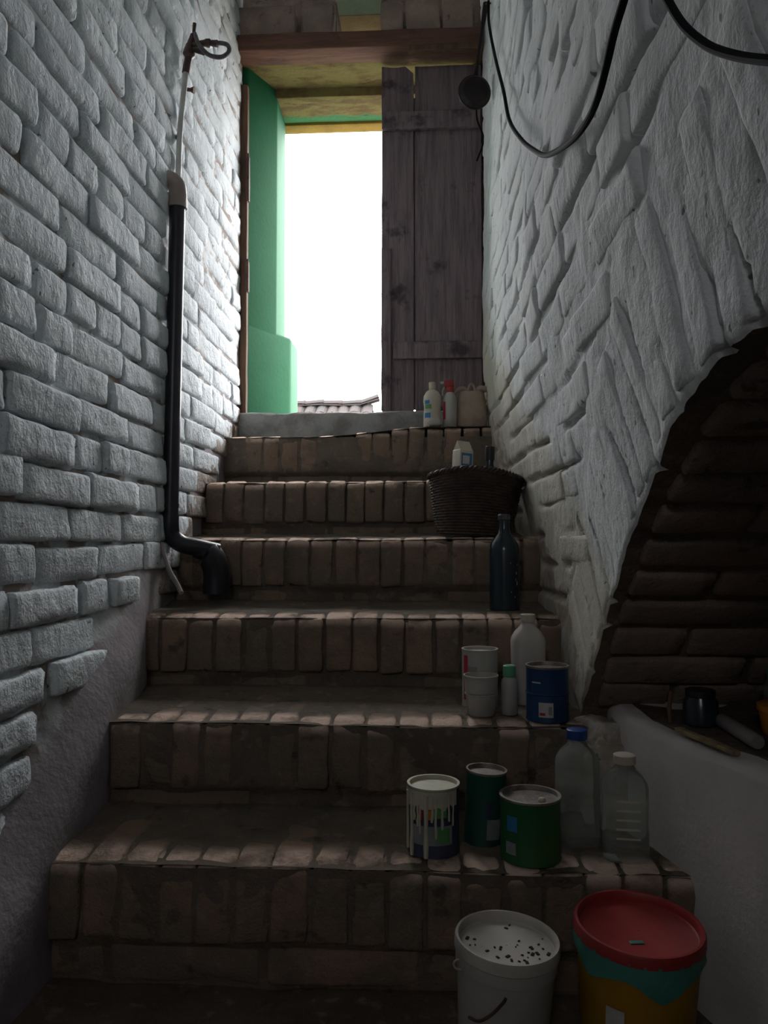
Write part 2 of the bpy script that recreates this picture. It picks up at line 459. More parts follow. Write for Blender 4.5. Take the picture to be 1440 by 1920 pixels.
# right wall: full height beyond the springing of the arch, above the arch nearer than that
AA = [ARCHC[0]]                                # the arch line, evenly resampled and a little ragged
for i in range(1, len(ARCHC)):
    (a0, b0), (a1, b1) = ARCHC[i - 1], ARCHC[i]
    m_ = max(1, int(math.hypot(a1 - a0, b1 - b0) / (.008 if a1 > .3 else .05)))
    for q in range(1, m_ + 1): AA.append((a0 + (a1 - a0) * q / m_, b0 + (b1 - b0) * q / m_))
AA = [(a, b + .006 * fbm(a * 14, b * 14, 2, 3)) for a, b in AA]
AN = np.array(AA); AS = np.concatenate([[0], np.cumsum(np.hypot(*(AN[1:] - AN[:-1]).T))])
def XR(Y, z):
    x = XRb(Y, z) + .0015 - .0035 * fbm(Y * 9, z * 9, 1, 55)
    da = 9.0
    if Y < y_s + .35 and z < 1.0 and z > -.5:
        dd = (AN[:, 0] - Y) ** 2 + (AN[:, 1] - z) ** 2; j = int(dd.argmin()); da = math.sqrt(dd[j])
    if da < .30:                               # joints between the bricks standing on the arch
        sj = AS[j]; q = round(sj / .079); off_ = abs(sj - q * .079 + .010 * nz(da * 9, q * 3.3))
        m_ = smooth((nz(da * 7, q * 5.1, 2, 9) + .12) / .35)
        x += .017 * m_ * math.exp(-(off_ / .0075) ** 2)
    else:                                      # slits left open along the courses
        k = round((z - RZ0) / RP - .5)
        for kk in (k - 1, k, k + 1):
            dz = z - joint_z(kk, Y)
            if abs(dz) < .03:
                m_ = smooth((nz(Y * 3.6, kk * 7.3, 1, 21) + .02) / .3) * (1 - .55 * smooth((Y - 2.3) / .7))
                w_ = .0085 + .004 * nz(Y * 5, kk * 3.1, 6)
                x += .022 * m_ * math.exp(-(dz / w_) ** 2)
    if da < .012: x += .004 * (1 - da / .012) ** 2
    return x
mb = MB()
mb.grid(lambda y, z: (XR(y, z), y, z), np.linspace(y_s, 3.26, 250), np.linspace(FLOOR - .03, CEIL + .04, 470))
ts = np.linspace(0, 1, 300) ** 1.15
n = len(AA); V = []
for t in ts:
    for (ay, az) in AA:
        zz = az + (CEIL + .04 - az) * t
        V.append((XR(ay, zz), ay, zz))
mb.add(V, [(j * n + i, (j + 1) * n + i, (j + 1) * n + i + 1, j * n + i + 1) for j in range(len(ts) - 1) for i in range(n - 1)])
mb.grid(lambda y, z: (XRs(y, z), y, z), np.linspace(-1.75, Y_END, 20), np.linspace(FLOOR - .03, CEIL + .04, 60))
mb.box(.62, .75, y_s + .15, 3.3, FLOOR - .1, CEIL + .2).box(.62, .75, -1.8, 3.3, .62, CEIL + .2)
WALL_R = struct('wall_right', mb, PAINT_R, 'lumpy whitewashed wall on the right of the stairs with an arched opening', angle=None)
RS = pick_bricks(11, .07, .280, .068, .009, .004, PAINT_R, (1, 8, 3), 60, 10)
RH = pick_bricks(7, .07, .138, .068, .009, .004, PAINT_R, (1, 4, 3), 80, 10)
k = 0; z = RZ0
while z < CEIL + .02:
    y = .20 + R.uniform(-.13, .05) + (.14 if k % 2 else 0)
    while y < 3.17:
        st = R.random() < .8
        Ln = (.280 if st else .138) * R.uniform(.93, 1.07)
        if y + Ln > 3.215: Ln = max(3.215 - y, .05)
        yc = y + Ln / 2
        zc = z + .012 * nz(yc * 1.7, k * .3, 4, 77)
        d = zc - stair_line(yc)
        if z / yc < .85 and d > .30 + .12 * nz(yc * 3, z * 3, 5) and not in_arch(yc - Ln / 2, z, .26) and not in_arch(yc + Ln / 2, z, .26):
            e = .02
            slope = (XRb(yc, z + e) - XRb(yc, z - e)) / (2 * e); sly = (XRb(yc + e, z) - XRb(yc - e, z)) / (2 * e)
            proud = R.uniform(-.003, .006) - .003 * smooth((yc - 2.2) / .8)
            b = link('brick', R.choice(RS if st else RH), WALL_R, (XRb(yc, zc) + .035 - proud, yc, zc),
                     (R.uniform(-.02, .02), math.atan(slope) + R.uniform(-.07, .07), -math.atan(sly) + R.uniform(-.012, .025)))
            b.scale = (1, Ln / (.280 if st else .138), R.uniform(.95, 1.06))
        y += Ln + R.uniform(.006, .014)
    z += RP; k += 1
# voussoirs: bricks standing on the arch
VS = pick_bricks(7, .07, .068, .25, .009, .004, PAINT_R, (1, 3, 8), 110, 10)
for q in range(int(AS[-1] / .079)):
    j = int(np.searchsorted(AS, (q + .5) * .079)); 
    if j < 2 or j >= n - 2 or AA[j][0] < .2: continue
    a1, b1 = AA[j]; t = Vector((AA[j + 2][0] - AA[j - 2][0], AA[j + 2][1] - AA[j - 2][1])).normalized()
    nrm = Vector((t.y, -t.x))
    if nrm.dot(Vector((a1 - .35, b1 + .45))) < 0: nrm = -nrm
    cy, cz = a1 + nrm.x * .150, b1 + nrm.y * .150
    if cz < stair_line(cy) + .04 or cy > 3: continue
    def SP(u, w): yy = a1 + nrm.x * u + t.x * w; zz = b1 + nrm.y * u + t.y * w; return Vector((XRb(yy, zz), yy, zz))
    Zx = (SP(.26, 0) - SP(.01, 0)).normalized(); Xx = (SP(.15, .03) - SP(.15, -.03)).normalized().cross(Zx).normalized()
    if Xx.x < 0: Xx = -Xx
    Yx = Zx.cross(Xx); rot = Matrix((Xx, Yx, Zx)).transposed()
    c_ = (SP(.256, 0) + SP(.131, 0) + SP(.006, 0)) / 3
    link('brick', R.choice(VS), WALL_R, c_ + Xx * (.035 - R.uniform(-.002, .004)), (rot @ Euler((0, R.uniform(-.02, .02), R.uniform(-.05, .05))).to_matrix()).to_euler())

# side vault: shell and its bricks
mb = MB(); off = .03
xs = np.linspace(0, 1, 14)
V = []
for u in xs:
    for (ay, az) in AA:
        x0 = XR(ay, az)
        V.append((x0 + (1.65 - x0) * u, ay + (0 if u == 0 else .0), az))
n = len(AA)
mb.add(V, [(j * n + i, j * n + i + 1, (j + 1) * n + i + 1, (j + 1) * n + i) for j in range(len(xs) - 1) for i in range(n - 1)])
VAULT = struct('ceiling_vault', mb, MORTAR_S, 'dark brick barrel vault of the side cellar on the right', angle=None)
VB = pick_bricks(6, .285, .078, .05, .010, .003, BRICK_V, (5, 2, 1), 140)
acc = 0.0; row = 0
for i in range(1, len(ARCHC)):
    (a0, b0), (a1, b1) = ARCHC[i - 1], ARCHC[i]
    acc += math.hypot(a1 - a0, b1 - b0)
    if acc < .083: continue
    acc = 0; row += 1
    if a1 < .25: break
    t = Vector((a0 - a1, b0 - b1)).normalized()
    ang = math.atan2(t.y, t.x)
    x = XRs(a1, b1) + .035 - (.14 if row % 2 else 0)
    while x < 1.5:
        xa = max(x, XRs(a1, b1) + .035); Ln = x + .285 - xa
        if Ln > .05:
            mid = xa + Ln / 2; nx = Vector((-t.y, t.x))
            b = link('brick', R.choice(VB), VAULT, (mid, (a0 + a1) / 2 + abs(nx.x) * .012, (b0 + b1) / 2 + abs(nx.y) * .012), (ang + R.uniform(-.05, .05), 0, R.uniform(-.02, .02)))
            b.scale = (Ln / .285, 1, 1)
        x += .285 + R.uniform(.006, .014)
mb = MB().box(1.55, 1.75, -1.8, 2.0, FLOOR - .1, .7)
struct('wall_niche', mb, BRICK_V, 'dark rear wall of the side vault')
mb = MB().box(.5, 1.7, y_s + .0, y_s + .3, FLOOR - .1, .7).box(.40, 1.7, Y_END - .3, Y_END, FLOOR - .1, .7)
struct('wall_abutment', mb, MORTAR_S, 'brick abutment under the springing of the side vault')
mb = MB().box(-1.2, -.64, -1.9, -1.7, FLOOR - .1, CEIL + .2).box(-.20, 1.8, -1.9, -1.7, FLOOR - .1, CEIL + .2)
mb.box(-.64, -.20, -1.9, -1.7, FLOOR - .1, 1.02).box(-.64, -.20, -1.9, -1.7, 1.38, CEIL + .2)
FILL_WIN = tag(link('fill_window_1', None, None, (-.42, -1.8, 1.2)), 'small barred cellar window behind the viewer', None, None, 'structure')  # made-up opening behind the camera, lets in sky to brighten the lower steps
for xx in (-.22, .22): MB().box(xx - .02, xx + .02, -.03, .03, -.18, .18).build('frame_post', FRAMEW, FILL_WIN)
for zz in (-.18, .18): MB().box(-.20, .20, -.03, .03, zz - .02, zz + .02).build('frame_rail', FRAMEW, FILL_WIN)
for xx in (-.1, 0, .1): MB().tube([(xx, 0, -.16), (xx, 0, .16)], .006, 8).build('bar', RUST, FILL_WIN)
struct('wall_back', mb, PAINT_L, 'cellar wall behind the viewer')

# low whitewashed parapet at the mouth of the vault
PZ = -.365
bm = bmesh.new()
poly = [(.412, y_s + .08), (.408, 1.64), (.430, 1.575), (.530, 1.268), (.58, 1.240), (1.6, 1.235), (1.6, y_s + .08)]
lo = [bm.verts.new((x, y, FLOOR - .02)) for x, y in poly]; hi = [bm.verts.new((x, y, PZ)) for x, y in poly]
bm.faces.new(hi); nn = len(poly)
for i in range(nn): bm.faces.new((lo[i], lo[(i + 1) % nn], hi[(i + 1) % nn], hi[i]))
bmesh.ops.recalc_face_normals(bm, faces=bm.faces)
ed = [e for e in bm.edges if all(v.co.z > PZ - .01 for v in e.verts)] + [e for e in bm.edges if abs(e.verts[0].co.z - e.verts[1].co.z) > .1 and e.verts[0].co.x > .4 and e.verts[0].co.x < .7]
bmesh.ops.bevel(bm, geom=ed, offset=.028, segments=4, profile=.6, affect='EDGES')
bmesh.ops.triangulate(bm, faces=bm.faces)
for _ in range(3): bmesh.ops.subdivide_edges(bm, edges=[e for e in bm.edges if e.calc_length() > .05], cuts=1, use_grid_fill=True)
bm.normal_update()
for v in bm.verts:
    v.co += v.normal * .008 * fbm(v.co.x * 7, v.co.y * 7, v.co.z * 7, 3)
me = bpy.data.meshes.new('wall_parapet'); bm.to_mesh(me); bm.free()
me.polygons.foreach_set('use_smooth', [True] * len(me.polygons))
PARM = simple('parapet_limewash', (.64, .61, .585), (.56, .535, .515), 5, .9, .0015, 60, .2, world=True)
me.materials.append(PARM)
tag(link('wall_parapet', me), 'low white parapet at the mouth of the side vault', None, None, 'structure')

me = rbox('wall_stub', .15, .20, .46, .05, (5, 5, 9), .022, 11, 8, PAINT_R, chip=.02)
tag(link('wall_stub', me, None, (.395, 1.735, -.630)), 'broken plaster lump between the right wall and the parapet', None, None, 'structure')
g = MB().prism([(.45, y_s + .06), (.455, 1.60), (.575, 1.30), (1.58, 1.28), (1.58, y_s + .06)], PZ - .01, PZ + .004)
struct('floor_niche', g, FLOORM, 'dirty dark floor of the side vault behind the parapet')

# ------------------------------------------------------------------ stairs
STAIR = tag(link('stair_flight', None), 'six worn brick steps climbing to the doorway', None, None, 'structure')
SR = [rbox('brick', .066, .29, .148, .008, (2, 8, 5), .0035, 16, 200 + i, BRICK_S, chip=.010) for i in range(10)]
for me in SR:                                  # noses rounded by feet
    sd = R.uniform(0, 50)
    for v in me.vertices:
        c = v.co; q = smooth((-.095 - c.y) / .05) * smooth((c.z - .035) / .04)
        w_ = .75 + .5 * nz(c.x * 20, c.y * 12, 0, sd)
        c.z -= .013 * q * w_; c.y += .007 * q * w_
SB = [rbox('brick', .285, .12, .068, .010, (5, 1, 2), .003, 14, 230 + i, BRICK_S, chip=.006) for i in range(7)]
RECESS = [.007, .003, .011, .008, .015, .000]
for i, (yn, zl, zr) in enumerate(STEPS):
    x0, x1 = -.805, (.47 if i == 0 else .36)
    zt = lambda x: zl + (zr - zl) * smooth((x + .45) / .5)
    x = x0 + R.uniform(0, .03); j = 0
    while x < x1:
        w = R.uniform(.060, .071)
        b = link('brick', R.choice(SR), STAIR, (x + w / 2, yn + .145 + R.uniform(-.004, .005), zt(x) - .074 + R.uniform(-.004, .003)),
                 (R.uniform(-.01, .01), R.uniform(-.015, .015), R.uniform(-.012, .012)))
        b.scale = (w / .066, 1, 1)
        x += w + R.uniform(.003, .009)
    x = x0 - R.uniform(0, .2)
    while x < x1:
        b = link('brick', R.choice(SB), STAIR, (x + .1425, yn + .016 + .06 + R.uniform(-.004, .006), zl - .152 - .034 - .006 + R.uniform(-.003, .002)), (0, R.uniform(-.01, .01), R.uniform(-.01, .01)))
        x += .285 + R.uniform(.008, .016)
    rec = RECESS[i]
    def front(x, z, yn=yn, rec=rec, i=i):
        d = rec + .011 * fbm(x * 4, z * 5, i * 3.0, 71) + .003 * fbm(x * 15, z * 15, i, 5)
        if z < zl - .150: d = max(d, .018 + .006 * fbm(x * 5, z * 9, i, 91)) 
        return (x, yn + max(d, -.005), z)
    zb = zl - .30
    g = MB()
    xs_ = np.linspace(x0 - .02, x1 + .02, 110)
    g.grid(front, xs_, np.linspace(zb, min(zl, zr) - .010, 26))
    nxt = STEPS[i + 1][0] + .06 if i < 5 else 3.30
    g.grid(lambda x, y, i=i, yn=yn: (x, y, zt(x) - .007 + .004 * fbm(x * 6, y * 6, i, 13) + .0095 * smooth((y - yn - .045) / .07) + .012 * smooth((y - (nxt - .16)) / .1)), xs_, np.linspace(yn + rec, nxt, 26))
    g.build('mortar_bed', MORTAR_S, STAIR, angle=None)
    MB().box(-.95, .50 if i == 0 else .40, yn + .06, 3.4, FLOOR - .05 if i == 0 else STEPS[i - 1][1] - .03, zl - .03).build('stair_core', MORTAR_S, STAIR)

# ------------------------------------------------------------------ end wall, sill, lintel, doorway
mb = MB()
mb.box(-1.3, -.81, 3.235, 3.75, FLOOR, 2.9).box(.20, 1.0, 3.305, 3.75, FLOOR, 2.9).box(.25, 1.0, 3.22, 3.32, FLOOR, 2.9)       # sides
mb.box(-.81, -.386, 3.26, 3.75, 2.11, 2.9).box(-.192, .245, 3.26, 3.75, 2.11, 2.9).box(-.386, -.192, 3.20, 3.75, 2.345, 2.9).box(-.386, -.192, 3.27, 3.75, 2.11, 2.14)
mb.box(-.81, .245, 3.28, 3.75, FLOOR, .42)
WALL_E = struct('wall_end', mb, MORTAR_S, 'masonry around the doorway at the top of the stairs')
for x0, x1 in ((-.90, -.83), (-.82, -.556), (-.530, -.390), (-.190, -.097), (-.085, .06), (.072, .20)):
    me = rbox('brick', x1 - x0, .10, .155, .010, (4, 1, 4), .005, 18, int(x0 * 1000), BRICK_T, chip=.008)
    link('brick', me, WALL_E, ((x0 + x1) / 2, 3.235, 2.205), (R.uniform(-.02, .02), R.uniform(-.02, .02), R.uniform(-.03, .03)))
g = MB().box(-.39, -.188, 3.195, 3.349, 2.335, 2.36)
g.build('vent_soffit', VENTG, WALL_E)
g = MB().box(-.39, -.188, 3.347, 3.75, 2.333, 2.36)
g.build('vent_lining', TAN, WALL_E)

sill_me = rbox('trim_1', 1.10, .55, .16, .014, (30, 4, 3), .006, 9, 5, CONCRETE, chip=.01)
tag(link('trim_1', sill_me, None, (-.27, 3.21 + .275, .538 - .08)), 'worn grey cement door sill above the top step', None, None, 'structure')

# green jamb on the left, with its stepped plinth
def jamb(poly, z0, z1, bev):
    bm = bmesh.new(); n = len(poly)
    lo = [bm.verts.new((x, y, z0)) for x, y in poly]; hi = [bm.verts.new((x, y, z1)) for x, y in poly]
    bm.faces.new(hi); bm.faces.new(lo[::-1])
    for i in range(n): bm.faces.new((lo[i], lo[(i + 1) % n], hi[(i + 1) % n], hi[i]))
    bmesh.ops.recalc_face_normals(bm, faces=bm.faces)
    if bev: bmesh.ops.bevel(bm, geom=[e for e in bm.edges], offset=bev, segments=3, profile=.5, affect='EDGES')
    me = bpy.data.meshes.new('wall_jamb'); bm.to_mesh(me); bm.free()
    me.materials.append(GREEN)
    me.polygons.foreach_set('use_smooth', [True] * len(me.polygons)); me.set_sharp_from_angle(angle=math.radians(50))
    return me
J = tag(link('wall_jamb', jamb([(-.775, 3.27), (-.680, 3.45), (-.683, 3.66), (-.70, 3.76), (-1.05, 3.76), (-1.05, 3.27)], .50, 2.11, .008)), 'green painted splayed jamb left of the doorway', None, None, 'structure')
link('plinth', jamb([(-.7745, 3.27), (-.630, 3.545), (-.632, 3.75), (-.65, 3.84), (-1.0, 3.84), (-1.0, 3.27)], .50, .945, .016), J)

# lintel beam
LB = thing('lintel_beam', 'dark reddish timber lintel over the doorway', 'beam', (-.29, 3.15, 2.062))
me = rbox('beam', 1.07, .11, .072, .006, (12, 2, 2), .003, 8, 9, BEAM)
link('beam', me, LB, (-.005, .055, .036), (0, .004, 0))
me = rbox('lath', .30, .03, .024, .003, (4, 1, 1), .001, 9, 3, FRAMEW)
link('lath', me, LB, (.368, -.035, -.040), (0, -.02, 0))

# door: frame, head boards, planked leaf
D = tag(link('door_1', None, None, (-.27, 3.27, .538)), 'half of a dark plank double door, the other half open', None, None, 'structure')
def part(mb, name, m, parent, origin):
    return mb.build(name, m, parent, tuple(-c for c in origin))
DO = (-.27, 3.27, .538)
def slab(name, x0, x1, y0, y1, z0, z1, m, r=.004, amp=.0015, seed=1, nn=(3, 2, 14), parent=None, o=DO):
    me = rbox(name, x1 - x0, y1 - y0, z1 - z0, r, nn, amp, 9, seed, m)
    return link(name, me, parent or D, ((x0 + x1) / 2 - o[0], (y0 + y1) / 2 - o[1], (z0 + z1) / 2 - o[2]))
slab('head_board', -.80, .25, 3.255, 3.455, 2.064, 2.11, SOFFIT, nn=(14, 5, 1), seed=2)
slab('head_board', -.80, .25, 3.44, 3.655, 2.024, 2.09, SOFFIT, nn=(14, 5, 1), seed=3)
slab('head_board', -.80, .25, 3.657, 3.738, 2.013, 2.09, YELLOW, nn=(14, 3, 1), seed=4)
slab('frame_post', -.800, -.768, 3.235, 3.268, .53, 1.97, FRAMEW, seed=6)
def plank(x0, x1, z0, z1, notch, seed):
    g = MB(); N = 26
    xs = [x0 + (x1 - x0) * t for t in (0, .02, .25, .5, .75, .98, 1)]
    vs = []; zz = np.linspace(z0, z1, N)
    def P(x, z, y):
        wob = .0025 * nz(z * 5, seed) * (1 if x < (x0 + x1) / 2 else -1)
        top = z
        if z > z1 - .001:
            top = z + .006 * nz(x * 18, seed * 2.2)
            if notch and x > x1 - .02: top -= .028
        return (x + wob, y + .0012 * nz(x * 30, z * 6, seed), top)
    g.grid(lambda x, z: P(x, z, 3.272), xs, zz)
    o = len(g.v); g.grid(lambda x, z: P(x, z, 3.302), xs, zz)
    w = len(xs); rim = [(0 + j * w, (j + 1) * w) for j in range(N - 1)] + [((j) * w + w - 1, (j + 1) * w + w - 1) for j in range(N - 1)] + [(i, i + 1) for i in range(w - 1)] + [((N - 1) * w + i, (N - 1) * w + i + 1) for i in range(w - 1)]
    g.f += [(a, b, b + o, a + o) for a, b in rim]
    return g.build('plank', DOORW, D, tuple(-c for c in DO))
plank(-.190, -.0535, .55, 2.046, True, 1.3)
plank(-.0465, .236, .55, 2.046, False, 2.7)
slab('cover_strip', -.085, -.015, 3.308, 3.320, .56, 1.93, DOORW, seed=15)
slab('batten', -.188, .232, 3.248, 3.273, 1.762, 1.839, DOORW, seed=11, nn=(10, 1, 3))
slab('batten', -.140, .236, 3.246, 3.273, .769, .842, DOORW, seed=12, nn=(10, 1, 3))
slab('edge_strip', -.192, -.150, 3.262, 3.274, .55, 1.25, DOORW, seed=13)
for z0, z1 in ((1.46, 1.66), (1.065, 1.20)):
    h = slab('hinge', -.772, -.761, 3.225, 3.262, z0, z1, RUST, r=.004, seed=14, nn=(1, 2, 6))
    o = MB().tube([(0, 0, -(z1 - z0) / 2), (0, 0, (z1 - z0) / 2)], .006, 8).build('hinge_pin', RUST, h, (.004, -.016, 0))

# outside: yard and the neighbour's tiled roof
g = MB().grid(lambda x, y: (x, y, .40 + .03 * fbm(x, y)), np.linspace(-30, 30, 30), np.linspace(3.75, 60, 30))
struct('ground', g, YARD, 'trodden yard outside the cellar door')
def house():
    Yr, Zr = 14.0, 2.51; xa, xb = -7.0, -.98
    H = thing('neighbour_house', 'distant low house with a red tiled roof seen over the door sill', 'house', (-4.0, 15.5, .4))
    o = (4.0, -15.5, -.4)
    MB().box(xa + .2, xb - .15, 12.7, 18.2, .3, 1.45).build('house_wall', HOUSEW, H, o)
    MB().add([(xb - .2, 12.8, 1.4), (xb - .2, 18, 1.4), (xb - .2, Yr + 1.4, Zr - .1), (xa, 12.8, 1.4), (xa, 18, 1.4), (xa, Yr + 1.4, Zr - .1)], [(0, 1, 2), (3, 5, 4), (0, 2, 5, 3), (1, 4, 5, 2), (0, 3, 4, 1)]).build('gable', HOUSEW, H, o)
    tile = bpy.data.meshes.new('roof_tile'); prof = [(-.10, 0), (-.06, .035), (0, .05), (.06, .035), (.10, 0)]
    v = [(x, y, z + (.012 if y < 0 else 0)) for y in (-.20, .22) for x, z in prof] + [(x, y, z - .02) for y in (-.20, .22) for x, z in prof]
    f = [(i, i + 1, i + 6, i + 5) for i in range(4)] + [(i + 10, i + 15, i + 16, i + 11) for i in range(4)] + [(i, i + 10, i + 11, i + 1) for i in range(4)]
    tile.from_pydata(v, [], f); tile.update(); tile.materials.append(ROOFT)
    ridge_y = 14.0; sl = math.atan2(1.05, 1.6)
    for r in range(4):
        for c in range(28):
            x = xb - .1 - c * .205
            dd = .16 + r * .34
            link('roof_tile', tile, H, (x + 4 + R.uniform(-.01, .01), ridge_y - dd * math.cos(sl) - 15.5, Zr - .06 - dd * math.sin(sl) - .4 + R.uniform(-.012, .012)), (sl, 0, R.uniform(-.03, .03)))
    for c in range(18):
        x = xb - .06 - c * .34
        b = link('ridge_tile', tile, H, (x + 4, ridge_y - 15.5, Zr - .03 - .4 + R.uniform(-.012, .012) + (.05 if c == 0 else 0)), (0, R.uniform(-.05, .05), PI / 2 + R.uniform(-.03, .03)))
        b.rotation_euler = (R.uniform(-.05, .05) - (.25 if c == 0 else 0), 0, PI / 2)
        b.scale = (1.15, .95, 1.5)
    MB().add([(xa, 12.75, 1.46), (xb, 12.75, 1.46), (xb, ridge_y, Zr - .05), (xa, ridge_y, Zr - .05), (xa, 18.2, 1.3), (xb, 18.2, 1.3)], [(0, 1, 2, 3), (3, 2, 5, 4)]).build('roof_deck', ROOFT, H, o)
house()

# ------------------------------------------------------------------ plumbing on the left wall
P = thing('drain_pipe', 'black plastic drain pipe with grey elbow on left wall', 'pipe', at(320, 1030, 2.28))
PO = tuple(P.location)
def rel(o): return tuple(-c for c in o)
top = at(333, 372, 2.26); bot = at(319, 985, 2.26)
MB().tube([top, bot], .0235, 20).build('pipe', BLACKP, P, rel(PO))
MB().tube([top + Vector((0, 0, -.012)), top + Vector((0, 0, .006))], .0245, 20).build('tape_edge', BLACKP, P, rel(PO))
e = catmull([top + Vector((0, 0, -.012)), top + Vector((0, 0, .026)), top + Vector((-.006, .0, .042)), top + Vector((-.026, .0, .058)), top + Vector((-.060, .0, .066))], 5)
tag(MB().tube(e, .0265, 20).build('elbow', PVC, P, rel(PO)), 'grey plastic elbow')
MB().tube([top + Vector((0, 0, .012)), top + Vector((0, 0, -.03))], .0285, 20).build('socket', PVC, P, rel(PO))
MB().tube([at(319.5, 944, 2.26), at(319.2, 952, 2.26)], .026, 20).build('joint_ring', BLACKP, P, rel(PO))
low = catmull([bot + Vector((0, 0, .03)), bot, bot + Vector((.004, .006, -.030)), bot + Vector((.03, .015, -.055)), bot + Vector((.075, .03, -.066)), bot + Vector((.13, .055, -.080))], 5)
MB().tube(low, .0262, 20).build('elbow', BLACKP, P, rel(PO))
b2 = low[-1]
low2 = catmull([b2 + Vector((-.06, -.02, .010)), b2 + Vector((-.02, -.01, -.012)), b2 + Vector((-.005, 0, -.06)), b2 + Vector((-.005, 0, -.125))], 5)
MB().tube(low2, [.027] * 4 + [.040] * (len(low2) - 4), 20).build('outlet_bend', BLACKP, P, rel(PO))

W = thing('water_tap', 'brass tap on a thin white pipe high on left wall', 'tap', at(334, 330, 2.30))
WO = rel(W.location); Yt = 2.34
MB().tube(catmull([at(334, 345, 2.31), at(336, 270, 2.32), at(340, 215, 2.33), at(349, 132, Yt)], 6), .0088, 12).build('pipe', WPIPE, W, WO)
MB().tube([at(336, 259, 2.32), at(324, 257, 2.38)], .008, 8).build('pipe_clip', PVC, W, WO)
a, b_ = at(348, 137, Yt), at(353, 108, Yt)
MB().tube([a, b_], .0115, 14).build('coupling', BRASS, W, WO)
c_ = at(357, 84, Yt)
MB().tube([b_, b_ + (c_ - b_) * .2, b_ + (c_ - b_) * .5, c_], [.012, .019, .018, .013], 14).build('valve_body', BRASS, W, WO)
MB().tube([c_, at(363, 66, Yt)], [.012, .010], 12).build('neck', BRASS, W, WO)
MB().tube([at(363, 66, Yt), at(365, 44, Yt)], [.005, .006], 10).build('spindle', RUST, W, WO)
MB().tube([at(358, 92, Yt), at(382, 98, Yt - .02)], [.007, .009], 10).build('lever', BRASS, W, WO)
MB().tube([at(360, 85, Yt), at(384, 81, Yt - .01), at(388, 81, Yt - .01), at(394, 81, Yt - .01), at(396, 81, Yt - .01), at(408, 82, Yt - .01)], [.009, .010, .013, .013, .009, .011], 12).build('outlet', BRASS, W, WO)
MB().tube(catmull([at(365, 63, Yt), at(374, 85, Yt - .03), at(392, 103, Yt - .05), at(415, 107, Yt - .05), at(429, 97, Yt - .04), at(427, 85, Yt - .02), at(416, 81, Yt - .01), at(404, 81, Yt - .01)], 6), .0068, 10).build('hose', HOSE, W, WO)
p = at(359, 165, 2.42)
tag(MB().tube([Vector((XW - .01, p.y, p.z)), Vector((XW + .032, p.y, p.z - .006)), Vector((XW + .045, p.y, p.z - .008))], [.006, .006, .012], 8).build('iron_peg', RUST), 'short rusty iron peg in left wall below the tap', 'peg')
tag(MB().tube(catmull([at(303, 1018, 2.20), at(308, 1040, 2.19), at(318, 1070, 2.17), at(332, 1095, 2.15), at(340, 1112, 2.13)], 5), .007, 8).build('grey_hose', GREYT), 'short grey hose hanging below the black drain pipe', 'hose')

# ------------------------------------------------------------------ cables and pan on the right
def cable(name, pxs, r, label, off=.022):
    pts = [on_right(px, py, off) for px, py in pxs]
    pts = [Vector((min(p.x, XRb(p.y, p.z) - r - .012), p.y, p.z)) for p in pts]
    return tag(MB().tube(catmull(pts, 6), r, 10).build(name, RUBBER), label, 'cable')
cable('hanging_cable', ((916, 2), (917, 45), (928, 105), (944, 170), (955, 225), (978, 262), (1005, 284), (1026, 291), (1050, 280), (1078, 258), (1104, 222), (1122, 180), (1138, 120), (1152, 60), (1170, 0), (1190, -70)), .0050, 'black cable drooping in a loop beside the iron pan')
cable('thick_cable', ((1228, -50), (1252, 0), (1282, 48), (1318, 80), (1350, 96), (1392, 107), (1440, 113), (1500, 116)), .0042, 'thick black cable curving across the upper right wall')
PY = 2.74
pc = at(890, 172, PY)
PAN = thing('iron_pan', 'small sooty iron pan hung by its long handle beside the door', 'pan', pc)
bowl = MB().lathe([(.0, .024), (.03, .024), (.050, .020), (.060, .006), (.064, -.004), (.067, -.006), (.066, -.001), (.060, .003), (.052, .013), (.03, .019), (.0, .019)], 36, cap=False)
bowl.v = [(x * .90, y * .90, z * .9) for x, y, z in bowl.v]
bowl.build('bowl', SOOT, PAN, (0, 0, 0), (PI / 2 + .12, 0, .15))
h0, h1 = at(892, 141, PY) - pc, at(911, 6, PY - .01) - pc
MB().tube([h0 * .95, h0 + (h1 - h0) * .18, h0 + (h1 - h0) * .55, h0 + (h1 - h0) * .85, h1], [.011, .0055, .006, .009, .010], 8).build('handle', SOOT, PAN)
MB().tube([h1 + Vector((-.002, -.012, -.012)), h1 + Vector((.01, .0, 0)), h1 + Vector((.05, .01, .003))], .003, 8).build('nail', RUST, PAN)
tag(MB().tube(catmull([at(893, 196, 3.03), at(895, 225, 3.05), at(906, 255, 3.06), at(904, 275, 3.07), at(894, 302, 3.09)], 6), .0035, 8).build('door_wire', RUBBER), 'thin black wire trailing below the iron pan', 'wire')

